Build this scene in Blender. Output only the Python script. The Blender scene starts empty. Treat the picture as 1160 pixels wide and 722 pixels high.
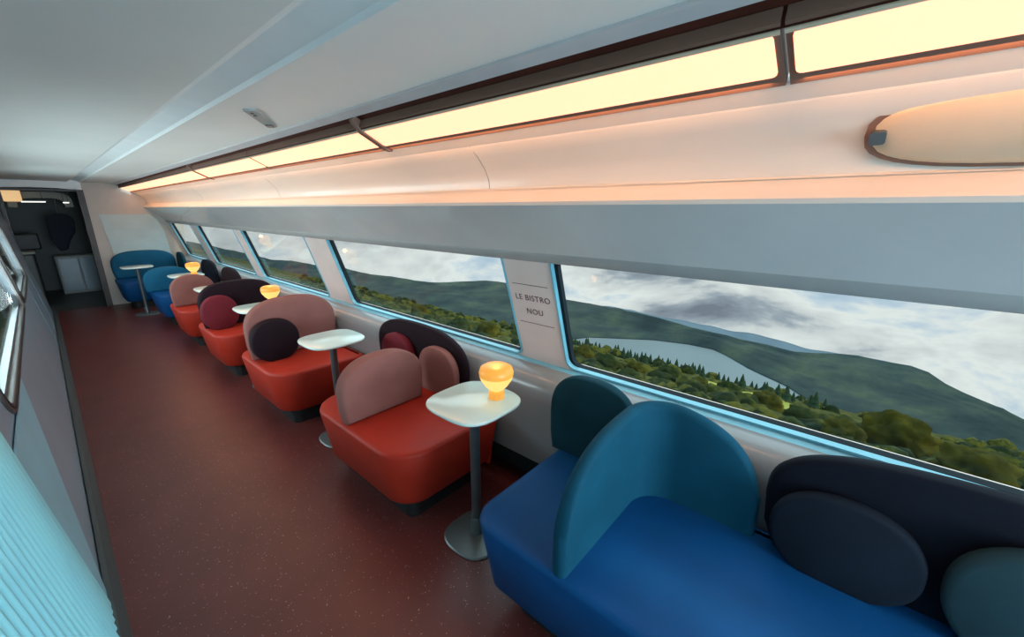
import bpy, bmesh, math, random
from mathutils import Vector, Matrix, noise
random.seed(7)
S = bpy.context.scene
C = S.collection
# axes: x = across the car (towards the big windows), y = along the car (away), z = up
# ---------------------------------------------------------------- camera
cam = bpy.data.cameras.new('camera'); camo = bpy.data.objects.new('camera', cam); C.objects.link(camo)
camo.location = (0, 0, 1.6)
camo.rotation_euler = (math.radians(90 - 15.2), 0, math.radians(-48.67))
cam.sensor_width = 36; cam.lens = 36 * 460 / 1160; cam.clip_start = .02; cam.clip_end = 6000
S.camera = camo
S.view_settings.view_transform = 'Standard'; S.view_settings.look = 'None'
S.view_settings.gamma = 1; S.view_settings.use_curve_mapping = False
S.view_settings.exposure = 0.0
# ---------------------------------------------------------------- node helpers
def nt(name):
    m = bpy.data.materials.new(name); m.use_nodes = True
    n = m.node_tree; n.nodes.clear()
    return m, n
def N(t, ty, **kw):
    n = t.nodes.new(ty)
    for k, v in kw.items():
        if k.startswith('_'): setattr(n, k[1:], v)
        else: n.inputs[k.replace('__', ' ')].default_value = v
    return n
def ramp(t, src, stops):
    r = t.nodes.new('ShaderNodeValToRGB')
    while len(r.color_ramp.elements) < len(stops): r.color_ramp.elements.new(.5)
    for e, (p, c) in zip(r.color_ramp.elements, stops):
        e.position = p; e.color = (c[0], c[1], c[2], 1)
    t.links.new(src, r.inputs[0]); return r.outputs[0]
def mat(name, col, rough=.5, metal=0., var=.06, scale=6., bump=0., bscale=200., coat=0., spec=.5, sheen=0.):
    m, t = nt(name)
    out = N(t, 'ShaderNodeOutputMaterial'); b = N(t, 'ShaderNodeBsdfPrincipled')
    t.links.new(b.outputs[0], out.inputs[0])
    tc = N(t, 'ShaderNodeTexCoord')
    no = N(t, 'ShaderNodeTexNoise', Scale=scale, Detail=4.); t.links.new(tc.outputs['Object'], no.inputs['Vector'])
    lo = [c * (1 - var) for c in col]; hi = [min(1, c * (1 + var)) for c in col]
    t.links.new(ramp(t, no.outputs['Fac'], [(.3, lo), (.7, hi)]), b.inputs['Base Color'])
    b.inputs['Roughness'].default_value = rough; b.inputs['Metallic'].default_value = metal
    b.inputs['Specular IOR Level'].default_value = spec
    b.inputs['Coat Weight'].default_value = coat
    b.inputs['Sheen Weight'].default_value = sheen
    if bump:
        n2 = N(t, 'ShaderNodeTexNoise', Scale=bscale, Detail=2.); t.links.new(tc.outputs['Object'], n2.inputs['Vector'])
        bp = N(t, 'ShaderNodeBump', Strength=bump, Distance=.002); t.links.new(n2.outputs['Fac'], bp.inputs['Height'])
        t.links.new(bp.outputs[0], b.inputs['Normal'])
    return m
def emis(name, col, st, diff=None):
    m, t = nt(name)
    out = N(t, 'ShaderNodeOutputMaterial'); b = N(t, 'ShaderNodeBsdfPrincipled')
    b.inputs['Base Color'].default_value = (*(diff or col), 1); b.inputs['Roughness'].default_value = .4
    b.inputs['Emission Color'].default_value = (*col, 1); b.inputs['Emission Strength'].default_value = st
    t.links.new(b.outputs[0], out.inputs[0]); return m
# ---------------------------------------------------------------- world: bright clouded sky, bluer and brighter overhead
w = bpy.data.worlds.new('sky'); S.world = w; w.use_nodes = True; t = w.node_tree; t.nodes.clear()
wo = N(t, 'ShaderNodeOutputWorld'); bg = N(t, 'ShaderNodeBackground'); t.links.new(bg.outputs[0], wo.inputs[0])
tc = N(t, 'ShaderNodeTexCoord'); mp = N(t, 'ShaderNodeMapping'); mp.inputs['Scale'].default_value = (1, 1, 2.6)
mp.inputs['Location'].default_value = (.3, .1, .75)
t.links.new(tc.outputs['Generated'], mp.inputs[0])
n1 = N(t, 'ShaderNodeTexNoise', Scale=3.4, Detail=8., Roughness=.58, Distortion=.25); t.links.new(mp.outputs[0], n1.inputs['Vector'])
cl = ramp(t, n1.outputs['Fac'], [(.28, (.20, .23, .28)), (.37, (.36, .41, .46)), (.43, (.66, .68, .68)), (.53, (.86, .87, .84)), (.60, (.55, .66, .76)), (.72, (.32, .46, .62))])
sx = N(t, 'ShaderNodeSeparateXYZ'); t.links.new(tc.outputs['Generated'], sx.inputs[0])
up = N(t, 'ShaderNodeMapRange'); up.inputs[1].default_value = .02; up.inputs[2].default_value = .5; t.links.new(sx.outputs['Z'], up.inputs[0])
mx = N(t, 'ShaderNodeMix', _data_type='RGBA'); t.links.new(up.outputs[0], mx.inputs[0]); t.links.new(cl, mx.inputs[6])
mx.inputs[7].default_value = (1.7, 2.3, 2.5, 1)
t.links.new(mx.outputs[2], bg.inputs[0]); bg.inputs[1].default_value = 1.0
# sun: travels along the car, so it lights the hills and stays out of the car
sl = bpy.data.lights.new('sun', 'SUN'); sl.energy = 2.2; sl.angle = math.radians(4); sl.color = (1, .93, .78)
so = bpy.data.objects.new('sun', sl); C.objects.link(so); so.rotation_euler = Vector((0.0, .80, -.60)).to_track_quat('-Z', 'Y').to_euler()
def area(name, loc, d, sx_, sy_, e, col):
    l = bpy.data.lights.new(name, 'AREA'); l.shape = 'RECTANGLE'; l.size = sx_; l.size_y = sy_; l.energy = e; l.color = col
    o = bpy.data.objects.new(name, l); C.objects.link(o); o.location = loc
    o.rotation_euler = Vector(d).to_track_quat('-Z', 'Y').to_euler(); return o
area('fill_rear', (.65, -3.7, 1.25), (0, 1, .22), 1.6, 1.1, 180, (.66, .88, 1.0))  # fill lamp added behind the viewer, posing as daylight
area('fill_left_rear', (-.24, -2.1, 1.15), (1, .25, .22), 2.3, .6, 12, (.62, .90, 1.0))  # fill lamp added at the rear left window to brighten the seats
area('fill_left', (-.50, 3.9, 1.15), (1, -.1, .40), 2.8, .62, 42, (.80, .95, 1.0))  # fill lamp added outside the left window, tilted up to lift the ceiling
area('fill_left_far', (-.50, 6.6, 1.15), (1, -.1, .40), 1.9, .62, 26, (.80, .95, 1.0))  # another added fill lamp, for the far part of the car
area('fill_ceiling_rear', (.45, -2.2, 1.93), (0, .25, -1), .8, 1.6, 8, (.80, .95, 1.0))  # overhead fill lamp added without any fixture
# ---------------------------------------------------------------- mesh helpers
def link(name, bm, m, parent=None, smooth=True, ang=40, bevel=0, seg=2, sub=0):
    bmesh.ops.remove_doubles(bm, verts=bm.verts, dist=1e-6)
    bmesh.ops.recalc_face_normals(bm, faces=bm.faces)
    me = bpy.data.meshes.new(name); bm.to_mesh(me); bm.free()
    o = bpy.data.objects.new(name, me); C.objects.link(o); me.materials.append(m)
    if smooth:
        me.polygons.foreach_set('use_smooth', [True] * len(me.polygons))
        try: me.set_sharp_from_angle(angle=math.radians(ang))
        except Exception: pass
    if bevel:
        b = o.modifiers.new('bevel', 'BEVEL'); b.width = bevel; b.segments = seg; b.limit_method = 'ANGLE'; b.angle_limit = math.radians(35)
    if sub:
        s_ = o.modifiers.new('sub', 'SUBSURF'); s_.levels = sub; s_.render_levels = sub
    if parent: o.parent = parent
    return o
def empty(name, loc, label, cat, group=None, rz=0):
    o = bpy.data.objects.new(name, None); C.objects.link(o); o.location = loc; o.rotation_euler = (0, 0, rz)
    o.empty_display_size = .1
    return tag(o, label, cat, group)
def tag(o, label, cat, group=None, kind=None):
    o['label'] = label; o['category'] = cat
    if group: o['group'] = group
    if kind: o['kind'] = kind
    return o
def struct(o, label=None, cat=None):
    o['kind'] = 'structure'
    if label: o['label'] = label
    if cat: o['category'] = cat
    return o
def dup(root, loc, label, group=None):
    r = root.copy(); C.objects.link(r); r.location = loc; r['label'] = label
    if group: r['group'] = group
    for ch in list(root.children):
        c = ch.copy(); C.objects.link(c); c.parent = r
        for g in list(ch.children):
            d = g.copy(); C.objects.link(d); d.parent = c
    return r
def prism(bm, pts, f, g):
    """closed polygon pts; f(p), g(p) give the two end positions"""
    a = [bm.verts.new(f(p)) for p in pts]; b = [bm.verts.new(g(p)) for p in pts]
    n = len(pts)
    bm.faces.new(a); bm.faces.new(b)
    for i in range(n): bm.faces.new((a[i], a[(i + 1) % n], b[(i + 1) % n], b[i]))
def along(bm, pts, y0, y1):           # (x,z) polygon extruded along the car
    prism(bm, pts, lambda p: (p[0], y0, p[1]), lambda p: (p[0], y1, p[1]))
def sheet(bm, prof, y0, y1, th):      # open (x,z) profile thickened by vector th
    ny = 1
    top = [(x + th[0], z + th[1]) for x, z in prof]
    for i in range(len(prof) - 1):
        pass
    A = [[bm.verts.new((x, y, z)) for x, z in prof] for y in (y0, y1)]
    B = [[bm.verts.new((x, y, z)) for x, z in top] for y in (y0, y1)]
    n = len(prof)
    for i in range(n - 1):
        bm.faces.new((A[0][i], A[0][i + 1], A[1][i + 1], A[1][i]))
        bm.faces.new((B[0][i], B[0][i + 1], B[1][i + 1], B[1][i]))
        for k in (0, 1): bm.faces.new((A[k][i], A[k][i + 1], B[k][i + 1], B[k][i]))
    for i in (0, n - 1): bm.faces.new((A[0][i], A[1][i], B[1][i], B[0][i]))
def box(bm, x0, x1, y0, y1, z0, z1):
    along(bm, [(x0, z0), (x1, z0), (x1, z1), (x0, z1)], y0, y1)
def lathe(bm, prof, seg=24, c=(0, 0), sq=0):
    rings = []
    for r, z in prof:
        ring = []
        for k in range(seg):
            a = 2 * math.pi * k / seg
            ring.append(bm.verts.new((c[0] + r * math.cos(a), c[1] + r * math.sin(a), z)))
        rings.append(ring)
    for i in range(len(rings) - 1):
        for k in range(seg):
            bm.faces.new((rings[i][k], rings[i][(k + 1) % seg], rings[i + 1][(k + 1) % seg], rings[i + 1][k]))
    bm.faces.new(rings[0]); bm.faces.new(rings[-1])
def superell(a, b, p, seg=48):
    out = []
    for k in range(seg):
        t_ = 2 * math.pi * k / seg; c, s = math.cos(t_), math.sin(t_)
        out.append((a * math.copysign(abs(c) ** (2 / p), c), b * math.copysign(abs(s) ** (2 / p), s)))
    return out
def rrect(x0, x1, y0, y1, r, seg=6):
    out = []
    rs = r if isinstance(r, (list, tuple)) else [r] * 4
    for (cx, cy, a0), rr in zip(((x1, y1, 0), (x0, y1, 90), (x0, y0, 180), (x1, y0, 270)), rs):
        px = cx - rr if cx == x1 else cx + rr; py = cy - rr if cy == y1 else cy + rr
        for k in range(seg + 1):
            a = math.radians(a0 + 90 * k / seg); out.append((px + rr * math.cos(a), py + rr * math.sin(a)))
    return out
def plate(name, outer, holes, th, mw, m, parent=None, bev=0):
    """flat plate with holes, 2D curve turned into a mesh, placed by matrix mw"""
    cu = bpy.data.curves.new(name, 'CURVE'); cu.dimensions = '2D'; cu.fill_mode = 'BOTH'; cu.extrude = th / 2
    cu.bevel_depth = bev; cu.bevel_resolution = 1
    for lp in [outer] + holes:
        sp = cu.splines.new('POLY'); sp.points.add(len(lp) - 1); sp.use_cyclic_u = True
        for q, (x, y) in zip(sp.points, lp): q.co = (x, y, 0, 1)
    tmp = bpy.data.objects.new(name, cu); C.objects.link(tmp)
    dg = bpy.context.evaluated_depsgraph_get(); dg.update()
    me = bpy.data.meshes.new_from_object(tmp.evaluated_get(dg)); me.name = name
    bpy.data.objects.remove(tmp); bpy.data.curves.remove(cu)
    me.transform(mw)
    me.materials.clear(); me.materials.append(m)
    o = bpy.data.objects.new(name, me); C.objects.link(o)
    if parent: o.parent = parent
    return o
# ---------------------------------------------------------------- materials
M = {}
M['ceil'] = mat('ceiling_paint', (.80, .82, .79), .45, var=.03, scale=1.5)
M['cove'] = mat('cove_panel', (.84, .88, .88), .35, var=.03)
M['panel'] = mat('upper_panel', (.70, .64, .57), .35, var=.03, scale=2, coat=.2)
M['rack'] = mat('rack_underside', (.66, .62, .60), .16, var=.04, scale=3, coat=.6)
M['rackedge'] = mat('rack_edge', (.34, .32, .31), .4)
M['wallr'] = mat('side_panel', (.22, .23, .24), .28, var=.06, scale=3, coat=.4)
M['pillar'] = mat('pillar_panel', (.70, .56, .52), .4, var=.04)
M['seal'] = mat('rubber_seal', (.008, .014, .02), .6, spec=.15)
M['sill'] = mat('sill_trim', (.15, .42, .54), .35, coat=.5)
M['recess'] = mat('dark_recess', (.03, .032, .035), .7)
M['brown'] = mat('brown_channel', (.085, .022, .014), .6, var=.2, spec=.15)
M['bronze'] = mat('bronze_frame', (.20, .11, .08), .55, spec=.2)
M['rail'] = mat('grey_rail', (.60, .56, .56), .35)
M['chrome'] = mat('brushed_steel', (.22, .21, .20), .35, metal=.8)
M['darksteel'] = mat('dark_steel', (.13, .15, .16), .35, metal=.6)
M['pole'] = mat('table_pole_steel', (.16, .18, .19), .32, metal=.7)
M['base'] = mat('table_base_steel', (.17, .20, .20), .38, metal=.6)
M['table'] = mat('table_laminate', (.66, .80, .74), .22, var=.02, coat=.4)
M['tedge'] = mat('table_edge', (.70, .66, .62), .4)
M['orange'] = mat('orange_leather', (.40, .026, .012), .5, var=.08, bump=.15, bscale=350, spec=.25)
M['pink'] = mat('pink_fabric', (.27, .110, .095), .85, var=.10, bump=.3, spec=.2)
M['maroon'] = mat('maroon_fabric', (.15, .014, .024), .8, var=.10, bump=.3, spec=.2)
M['plum'] = mat('plum_fabric', (.014, .006, .010), .8, var=.15, bump=.3, spec=.15)
M['blue'] = mat('blue_leather', (.002, .062, .200), .5, var=.08, bump=.12, bscale=350, spec=.18)
M['bluefab'] = mat('blue_fabric', (.006, .100, .190), .7, var=.10, bump=.3, spec=.2)
M['shell'] = mat('teal_blue_fabric', (.004, .060, .105), .75, var=.10, bump=.3, spec=.12)
M['teal'] = mat('teal_fabric', (.007, .045, .066), .8, var=.10, bump=.3, spec=.12)
M['tealgrey'] = mat('grey_teal_fabric', (.017, .045, .056), .85, var=.10, bump=.3, spec=.2)
M['navy'] = mat('navy_fabric', (.004, .006, .013), .8, var=.15, bump=.3, spec=.15)
M['navy2'] = mat('navy_cushion_fabric', (.006, .011, .020), .85, var=.15, bump=.3, spec=.15)
M['plinth'] = mat('black_plinth', (.01, .01, .011), .6)
M['greypanel'] = mat('grey_wall_panel', (.29, .38, .46), .35, var=.05, scale=2, coat=.2)
M['rib'] = mat('ribbed_panel_cyan_light', (.36, .86, 1.0), .4, var=.06, scale=3)  # cyan daylight on the ribs put into their base colour
M['ribs'] = mat('smooth_panel_cyan_glow', (.30, .58, .70), .35, var=.06, scale=3)  # weaker part of the same cyan light, put into the colour
M['kick'] = mat('kick_strip', (.055, .070, .072), .5)
M['cream'] = mat('bulkhead_laminate', (.52, .46, .40), .4, var=.05)
M['cyanwhite'] = mat('pale_bulkhead_panel', (.48, .60, .60), .4, var=.05)
M['darkwood'] = mat('dark_wood', (.030, .020, .018), .45, var=.3, scale=9)
M['black'] = mat('black_paint', (.012, .013, .015), .5)
M['dgrey'] = mat('dark_grey_paint', (.05, .06, .06), .5)
M['olive'] = mat('olive_grey_panel', (.20, .21, .18), .5)
M['navycloth'] = mat('navy_cloth', (.012, .018, .032), .9)
M['beige'] = mat('beige_lamp_cover', (.62, .50, .36), .35, coat=.3)
M['ink'] = mat('printed_lettering', (.07, .012, .02), .6)
M['tin'] = mat('vent_grey', (.33, .36, .35), .5)
M['lamp'] = emis('lamp_diffuser', (1.0, .40, .235), 1.95)
M['amber'] = emis('amber_glass', (1.0, .42, .06), .68, (.45, .2, .03))
M['amberhot'] = emis('amber_glass_lit', (1.0, .66, .20), .98, (.45, .2, .03))
M['white_led'] = emis('white_led', (1.0, .98, .9), 1.6)
M['warm_led'] = emis('warm_led', (1.0, .62, .28), .6)
# floor: dark red vinyl with pale speckles
m, t = nt('speckled_red_vinyl'); out = N(t, 'ShaderNodeOutputMaterial'); b = N(t, 'ShaderNodeBsdfPrincipled'); t.links.new(b.outputs[0], out.inputs[0])
tc = N(t, 'ShaderNodeTexCoord'); v = N(t, 'ShaderNodeTexVoronoi', Scale=75.); t.links.new(tc.outputs['Object'], v.inputs['Vector'])
sp = ramp(t, v.outputs['Distance'], [(.10, (1, 1, 1)), (.20, (0, 0, 0))])
wn = N(t, 'ShaderNodeTexNoise', Scale=30., Detail=2.); t.links.new(tc.outputs['Object'], wn.inputs['Vector'])
gate = ramp(t, wn.outputs['Fac'], [(.48, (0, 0, 0)), (.60, (.8, .8, .8))])
mu = N(t, 'ShaderNodeMath', _operation='MULTIPLY'); t.links.new(sp, mu.inputs[0]); t.links.new(gate, mu.inputs[1])
no = N(t, 'ShaderNodeTexNoise', Scale=3., Detail=5.); t.links.new(tc.outputs['Object'], no.inputs['Vector'])
bc = ramp(t, no.outputs['Fac'], [(.3, (.092, .018, .016)), (.7, (.125, .026, .023))])
mx = N(t, 'ShaderNodeMix', _data_type='RGBA'); t.links.new(mu.outputs[0], mx.inputs[0]); t.links.new(bc, mx.inputs[6]); mx.inputs[7].default_value = (.55, .38, .34, 1)
t.links.new(mx.outputs[2], b.inputs['Base Color']); b.inputs['Roughness'].default_value = .36; M['floor'] = m
# glass: mostly clear pane with a faint mirror
m, t = nt('window_glass'); out = N(t, 'ShaderNodeOutputMaterial')
tr = N(t, 'ShaderNodeBsdfTransparent'); tr.inputs[0].default_value = (.93, .97, .97, 1); gl = N(t, 'ShaderNodeBsdfGlossy', Roughness=.02)
lw = N(t, 'ShaderNodeLayerWeight', Blend=.5); mxs = N(t, 'ShaderNodeMixShader')
pw = N(t, 'ShaderNodeMath', _operation='POWER'); pw.inputs[1].default_value = 5.; t.links.new(lw.outputs['Facing'], pw.inputs[0])
ad = N(t, 'ShaderNodeMath', _operation='MULTIPLY_ADD'); ad.inputs[1].default_value = .6; ad.inputs[2].default_value = .008; t.links.new(pw.outputs[0], ad.inputs[0])
t.links.new(ad.outputs[0], mxs.inputs[0]); t.links.new(tr.outputs[0], mxs.inputs[1]); t.links.new(gl.outputs[0], mxs.inputs[2]); t.links.new(mxs.outputs[0], out.inputs[0])
M['glass'] = m
def green(name, stops, scale, rough=.95):
    m, t = nt(name); out = N(t, 'ShaderNodeOutputMaterial'); b = N(t, 'ShaderNodeBsdfPrincipled'); t.links.new(b.outputs[0], out.inputs[0])
    tc = N(t, 'ShaderNodeTexCoord'); n = N(t, 'ShaderNodeTexNoise', Scale=scale, Detail=9., Roughness=.65); t.links.new(tc.outputs['Object'], n.inputs['Vector'])
    src = n.outputs['Fac']
    if name == 'forest_green':
        ge = N(t, 'ShaderNodeNewGeometry'); ma = N(t, 'ShaderNodeMath', _operation='MULTIPLY_ADD'); ma.inputs[1].default_value = .26; t.links.new(ge.outputs['Random Per Island'], ma.inputs[0])
        sb = N(t, 'ShaderNodeMath', _operation='SUBTRACT'); sb.inputs[1].default_value = .12; t.links.new(n.outputs['Fac'], sb.inputs[0]); t.links.new(sb.outputs[0], ma.inputs[2]); src = ma.outputs[0]
    t.links.new(ramp(t, src, stops), b.inputs['Base Color']); b.inputs['Roughness'].default_value = rough
    b.inputs['Specular IOR Level'].default_value = .1
    return m
M['forest'] = green('forest_green', [(.35, (.005, .010, .003)), (.5, (.017, .023, .004)), (.65, (.060, .055, .007))], .35)
M['hill'] = green('hill_green', [(.35, (.013, .021, .023)), (.5, (.023, .034, .032)), (.68, (.044, .056, .038))], .03)  # some bluish haze mixed into the hill colour
M['farhill'] = green('far_hill_haze_green', [(.35, (.07, .095, .12)), (.65, (.09, .12, .145))], .01)  # distance haze put into the ridge colour as blue
M['meadow'] = green('meadow', [(.35, (.15, .16, .025)), (.65, (.27, .25, .05))], .08)
M['crown'] = green('broadleaf_crown', [(.35, (.007, .009, .001)), (.5, (.028, .026, .002)), (.68, (.085, .070, .005))], .45)
M['crown2'] = green('broadleaf_crown_dark', [(.35, (.004, .009, .002)), (.5, (.013, .020, .004)), (.68, (.036, .040, .007))], .45)
M['conifer'] = green('conifer_green', [(.35, (.010, .022, .014)), (.65, (.03, .05, .022))], .6)
M['bark'] = mat('bark', (.06, .04, .025), .9)
M['water'] = mat('lake_water', (.095, .112, .12), .5, var=.15, scale=.01, spec=.2)
# ================================================================ STRUCTURE
Y0, Y1 = -4.0, 9.6
LX = lambda z: -.114 - .134 * z          # inner face of the left wall
bm = bmesh.new(); box(bm, -.075, 1.78, Y0, Y1, -.06, 0); struct(link('floor', bm, M['floor'], smooth=False))
bm = bmesh.new(); box(bm, -.50, .80, Y1, 12.3, -.06, 0); struct(link('floor', bm, M['dgrey'], smooth=False))
# ceiling
bm = bmesh.new(); sheet(bm, [(-.45, 2.0), (.0, 2.005), (.425, 2.0)], Y0, Y1, (0, .04)); struct(link('ceiling', bm, M['ceil']))
bm = bmesh.new(); sheet(bm, [(.425, 2.0), (.432, 2.022), (.47, 2.028), (.545, 2.005), (.552, 1.992)], Y0, Y1, (0, .03)); struct(link('trim_1', bm, M['cove'], ang=20))
bm = bmesh.new(); sheet(bm, [(.552, 1.992), (.75, 2.000), (.922, 1.992)], Y0, Y1, (0, .03)); struct(link('ceiling', bm, M['ceil']))
bm = bmesh.new(); sheet(bm, [(.922, 1.992), (.922, 1.984), (.930, 1.981), (.936, 1.986), (.968, 1.971)], Y0, Y1, (.0, .04)); struct(link('trim_2', bm, M['rail'], ang=25))
bm = bmesh.new(); sheet(bm, [(.968, 1.971), (.972, 1.985), (1.004, 1.966), (1.000, 1.934), (.996, 1.926)], Y0, Y1, (.02, .04)); struct(link('trim_3', bm, M['brown'], ang=25))
# upper cove panel (lit from the strip lamp) and rack
bm = bmesh.new(); sheet(bm, [(1.138, 1.866), (1.17, 1.853), (1.20, 1.838), (1.203, 1.832), (1.245, 1.800), (1.285, 1.755), (1.308, 1.71), (1.310, 1.68), (1.3035, 1.674)], Y0, Y1, (.03, .03)); struct(link('wall_upper_right', bm, M['panel'], ang=30))
bm = bmesh.new(); sheet(bm, [(1.3045, 1.671), (1.295, 1.652), (1.270, 1.634), (1.262, 1.624), (1.266, 1.611)], Y0, Y1, (.03, .012)); struct(link('trim_4', bm, M['panel'], ang=50))
for y in (-1.0, 1.28, 3.6, 5.9, 8.2):     # panel joints
    bm = bmesh.new(); sheet(bm, [(1.1995, 1.836), (1.2445, 1.7985), (1.2840, 1.7545), (1.3065, 1.71), (1.3085, 1.68)], y - .0015, y + .0015, (.001, .001)); o = struct(link('trim_5', bm, M['rackedge']))
bm = bmesh.new(); sheet(bm, [(1.266, 1.611), (1.33, 1.567), (1.43, 1.486), (1.515, 1.398)], Y0, Y1, (.03, .03)); struct(link('wall_rack_underside', bm, M['rack'], ang=30))
bm = bmesh.new(); sheet(bm, [(1.515, 1.398), (1.517, 1.374), (1.535, 1.352), (1.55, 1.352)], Y0, Y1, (.03, .03)); struct(link('trim_6', bm, M['rackedge']))
# lower right wall
bm = bmesh.new(); sheet(bm, [(1.58, .225), (1.585, .60), (1.592, .655), (1.61, .695), (1.645, .728), (1.700, .752)], Y0, Y1, (.035, -.01)); struct(link('wall_right', bm, M['wallr'], ang=50))
bm = bmesh.new(); sheet(bm, [(1.700, .752), (1.722, .766), (1.742, .752)], Y0, Y1, (.0, -.02)); struct(link('trim_7', bm, M['sill'], ang=30))
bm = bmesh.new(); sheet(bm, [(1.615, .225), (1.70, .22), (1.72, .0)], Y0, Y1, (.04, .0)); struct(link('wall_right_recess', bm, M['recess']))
# window wall, leaning in
A = Vector((1.722, 0, .768)); B = Vector((1.535, 0, 1.365)); vv = (B - A); VL = vv.length; vv.normalize()
nn = Vector((0, 1, 0)).cross(vv)
MW = Matrix(((0, vv.x, nn.x, A.x), (1, 0, 0, 0), (0, vv.z, nn.z, A.z), (0, 0, 0, 1)))   # u along y, v up the lean
MW.translation = A + nn * .03 * (1 if nn.x > 0 else -1)
sg = (1 if nn.x > 0 else -1)
wins = [(-3.6, -1.28), (-.86, 1.115), (1.43, 3.395), (3.84, 5.58), (5.86, 7.60), (7.98, 9.42)]
holes = [rrect(a, b, .012, VL + .02, .05)[::-1] for a, b in wins]
struct(plate('wall_window_right', [(Y0, -.03), (Y1, -.03), (Y1, VL + .05), (Y0, VL + .05)], holes, .05, MW, M['pillar']))
for i, (a, b) in enumerate(wins):
    r = struct(empty('window_%d' % (i + 1), (0, 0, 0), None, None)); del r['label']; del r['category']
    mw = MW.copy(); mw.translation = A + nn * sg * .036
    plate('window_seal', rrect(a - .006, b + .006, .006, VL + .026, .055), [rrect(a + .020, b - .020, .014, VL + .0, .05)[::-1]], .026, mw, M['seal'], r)
    mw2 = MW.copy(); mw2.translation = A + nn * sg * .0100
    plate('window_trim', rrect(a - .008, b + .008, .000, VL + .03, .058), [rrect(a + .001, b - .001, .013, VL + .02, .05)[::-1]], .024, mw2, M['sill'], r)
    mw3 = MW.copy(); mw3.translation = A + nn * sg * .045
    plate('glass_pane', rrect(a + .018, b - .018, .016, VL + .01, .05), [], .006, mw3, M['glass'], r)
# left wall: leaning panel, ribbed near the camera, smooth beyond, window behind a steel frame
def lw_pt(y, z, d=0): return (LX(z) + d * .991, y, z + d * .133)
zc = 2.02
A2 = Vector((LX(0), 0, 0)); v2 = Vector((-.134, 0, 1)); v2.normalize(); n2_ = Vector((0, 1, 0)).cross(v2)
ML = Matrix(((0, v2.x, n2_.x, A2.x), (1, 0, 0, 0), (0, v2.z, n2_.z, A2.z), (0, 0, 0, 1)))
ML.translation = A2 - Vector((.03, 0, 0)); VT = zc * 1.009
lwins = [(-3.4, -.9), (2.50, 5.35), (5.60, 7.6)]
lh = [rrect(a, b, .815, 1.48, .10)[::-1] for a, b in lwins]
struct(plate('wall_left', [(Y0, -.02), (Y1, -.02), (Y1, VT), (Y0, VT)], lh, .05, ML, M['greypanel']))
for i, (a, b) in enumerate(lwins):
    r = struct(empty('window_%d' % (i + 7), (0, 0, 0), None, None)); del r['label']; del r['category']
    mw = ML.copy(); mw.translation = A2 + Vector((-.024, 0, 0))
    plate('window_frame', rrect(a - .035, b + .035, .78, 1.515, .13), [rrect(a + .0, b - .0, .815, 1.48, .10)[::-1]], .055, mw, M['chrome'], r, bev=.004)
    mw = ML.copy(); mw.translation = A2 + Vector((-.020, 0, 0))
    plate('window_seal', rrect(a - .022, b + .022, .793, 1.50, .115), [rrect(a - .010, b + .010, .805, 1.488, .108)[::-1]], .060, mw, M['black'], r)
    plate('inner_rail', rrect(a + .0, b - .0, .815, 1.48, .10), [rrect(a + .02, b - .02, .835, 1.46, .09)[::-1]], .03, ML, M['darksteel'], r)
    mw = ML.copy(); mw.translation = A2 + Vector((-.035, 0, 0))
    plate('glass_pane', rrect(a + .01, b - .01, .825, 1.47, .10), [], .006, mw, M['glass'], r)
# ribbed panel (real corrugation), fixed on the leaning wall
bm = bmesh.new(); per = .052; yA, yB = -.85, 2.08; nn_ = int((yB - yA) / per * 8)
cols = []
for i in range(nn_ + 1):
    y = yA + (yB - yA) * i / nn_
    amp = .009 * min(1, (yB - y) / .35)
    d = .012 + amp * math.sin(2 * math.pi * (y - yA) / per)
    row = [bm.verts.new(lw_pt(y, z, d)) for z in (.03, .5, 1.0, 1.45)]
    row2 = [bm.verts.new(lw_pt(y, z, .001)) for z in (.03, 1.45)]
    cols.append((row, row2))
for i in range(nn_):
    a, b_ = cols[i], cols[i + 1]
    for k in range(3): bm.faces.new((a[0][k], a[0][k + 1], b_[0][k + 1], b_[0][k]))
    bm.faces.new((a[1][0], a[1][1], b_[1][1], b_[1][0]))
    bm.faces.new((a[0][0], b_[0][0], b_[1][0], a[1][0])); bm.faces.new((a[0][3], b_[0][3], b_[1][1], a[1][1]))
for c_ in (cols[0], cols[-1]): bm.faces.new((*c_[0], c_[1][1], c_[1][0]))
tag(link('ribbed_wall_panel', bm, M['rib'], ang=60), 'ribbed panel with cyan daylight in its colour on the left wall nearest the viewer', 'wall panel')
bm = bmesh.new()  # smooth border; its slanted edge is shaped after the fading cyan glow
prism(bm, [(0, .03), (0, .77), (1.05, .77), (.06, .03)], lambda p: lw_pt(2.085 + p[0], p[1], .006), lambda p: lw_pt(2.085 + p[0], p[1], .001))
tag(link('smooth_glow_panel', bm, M['ribs'], smooth=False), 'smooth strip coloured as a fading cyan glow between the ribbed panel and grey wall', 'wall panel')
for i, y in enumerate((6.9, 8.1)):
    bm = bmesh.new(); prism(bm, [(y, .03), (y + .012, .03), (y + .012, .77), (y, .77)], lambda p: lw_pt(p[0], p[1], .004), lambda p: lw_pt(p[0], p[1], .001))
    struct(link('trim_8', bm, M['sill']))
bm = bmesh.new(); along(bm, [(-.115, -.01), (-.072, -.01), (-.074, .012), (-.100, .05), (-.118, .05)], Y0, Y1); struct(link('baseboard_left', bm, M['kick'], smooth=False))
# rear bulkhead behind the viewer
bm = bmesh.new(); box(bm, -.5, 1.9, Y0 - .05, Y0, -.05, 2.1); struct(link('wall_rear', bm, M['cream'], smooth=False))
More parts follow.
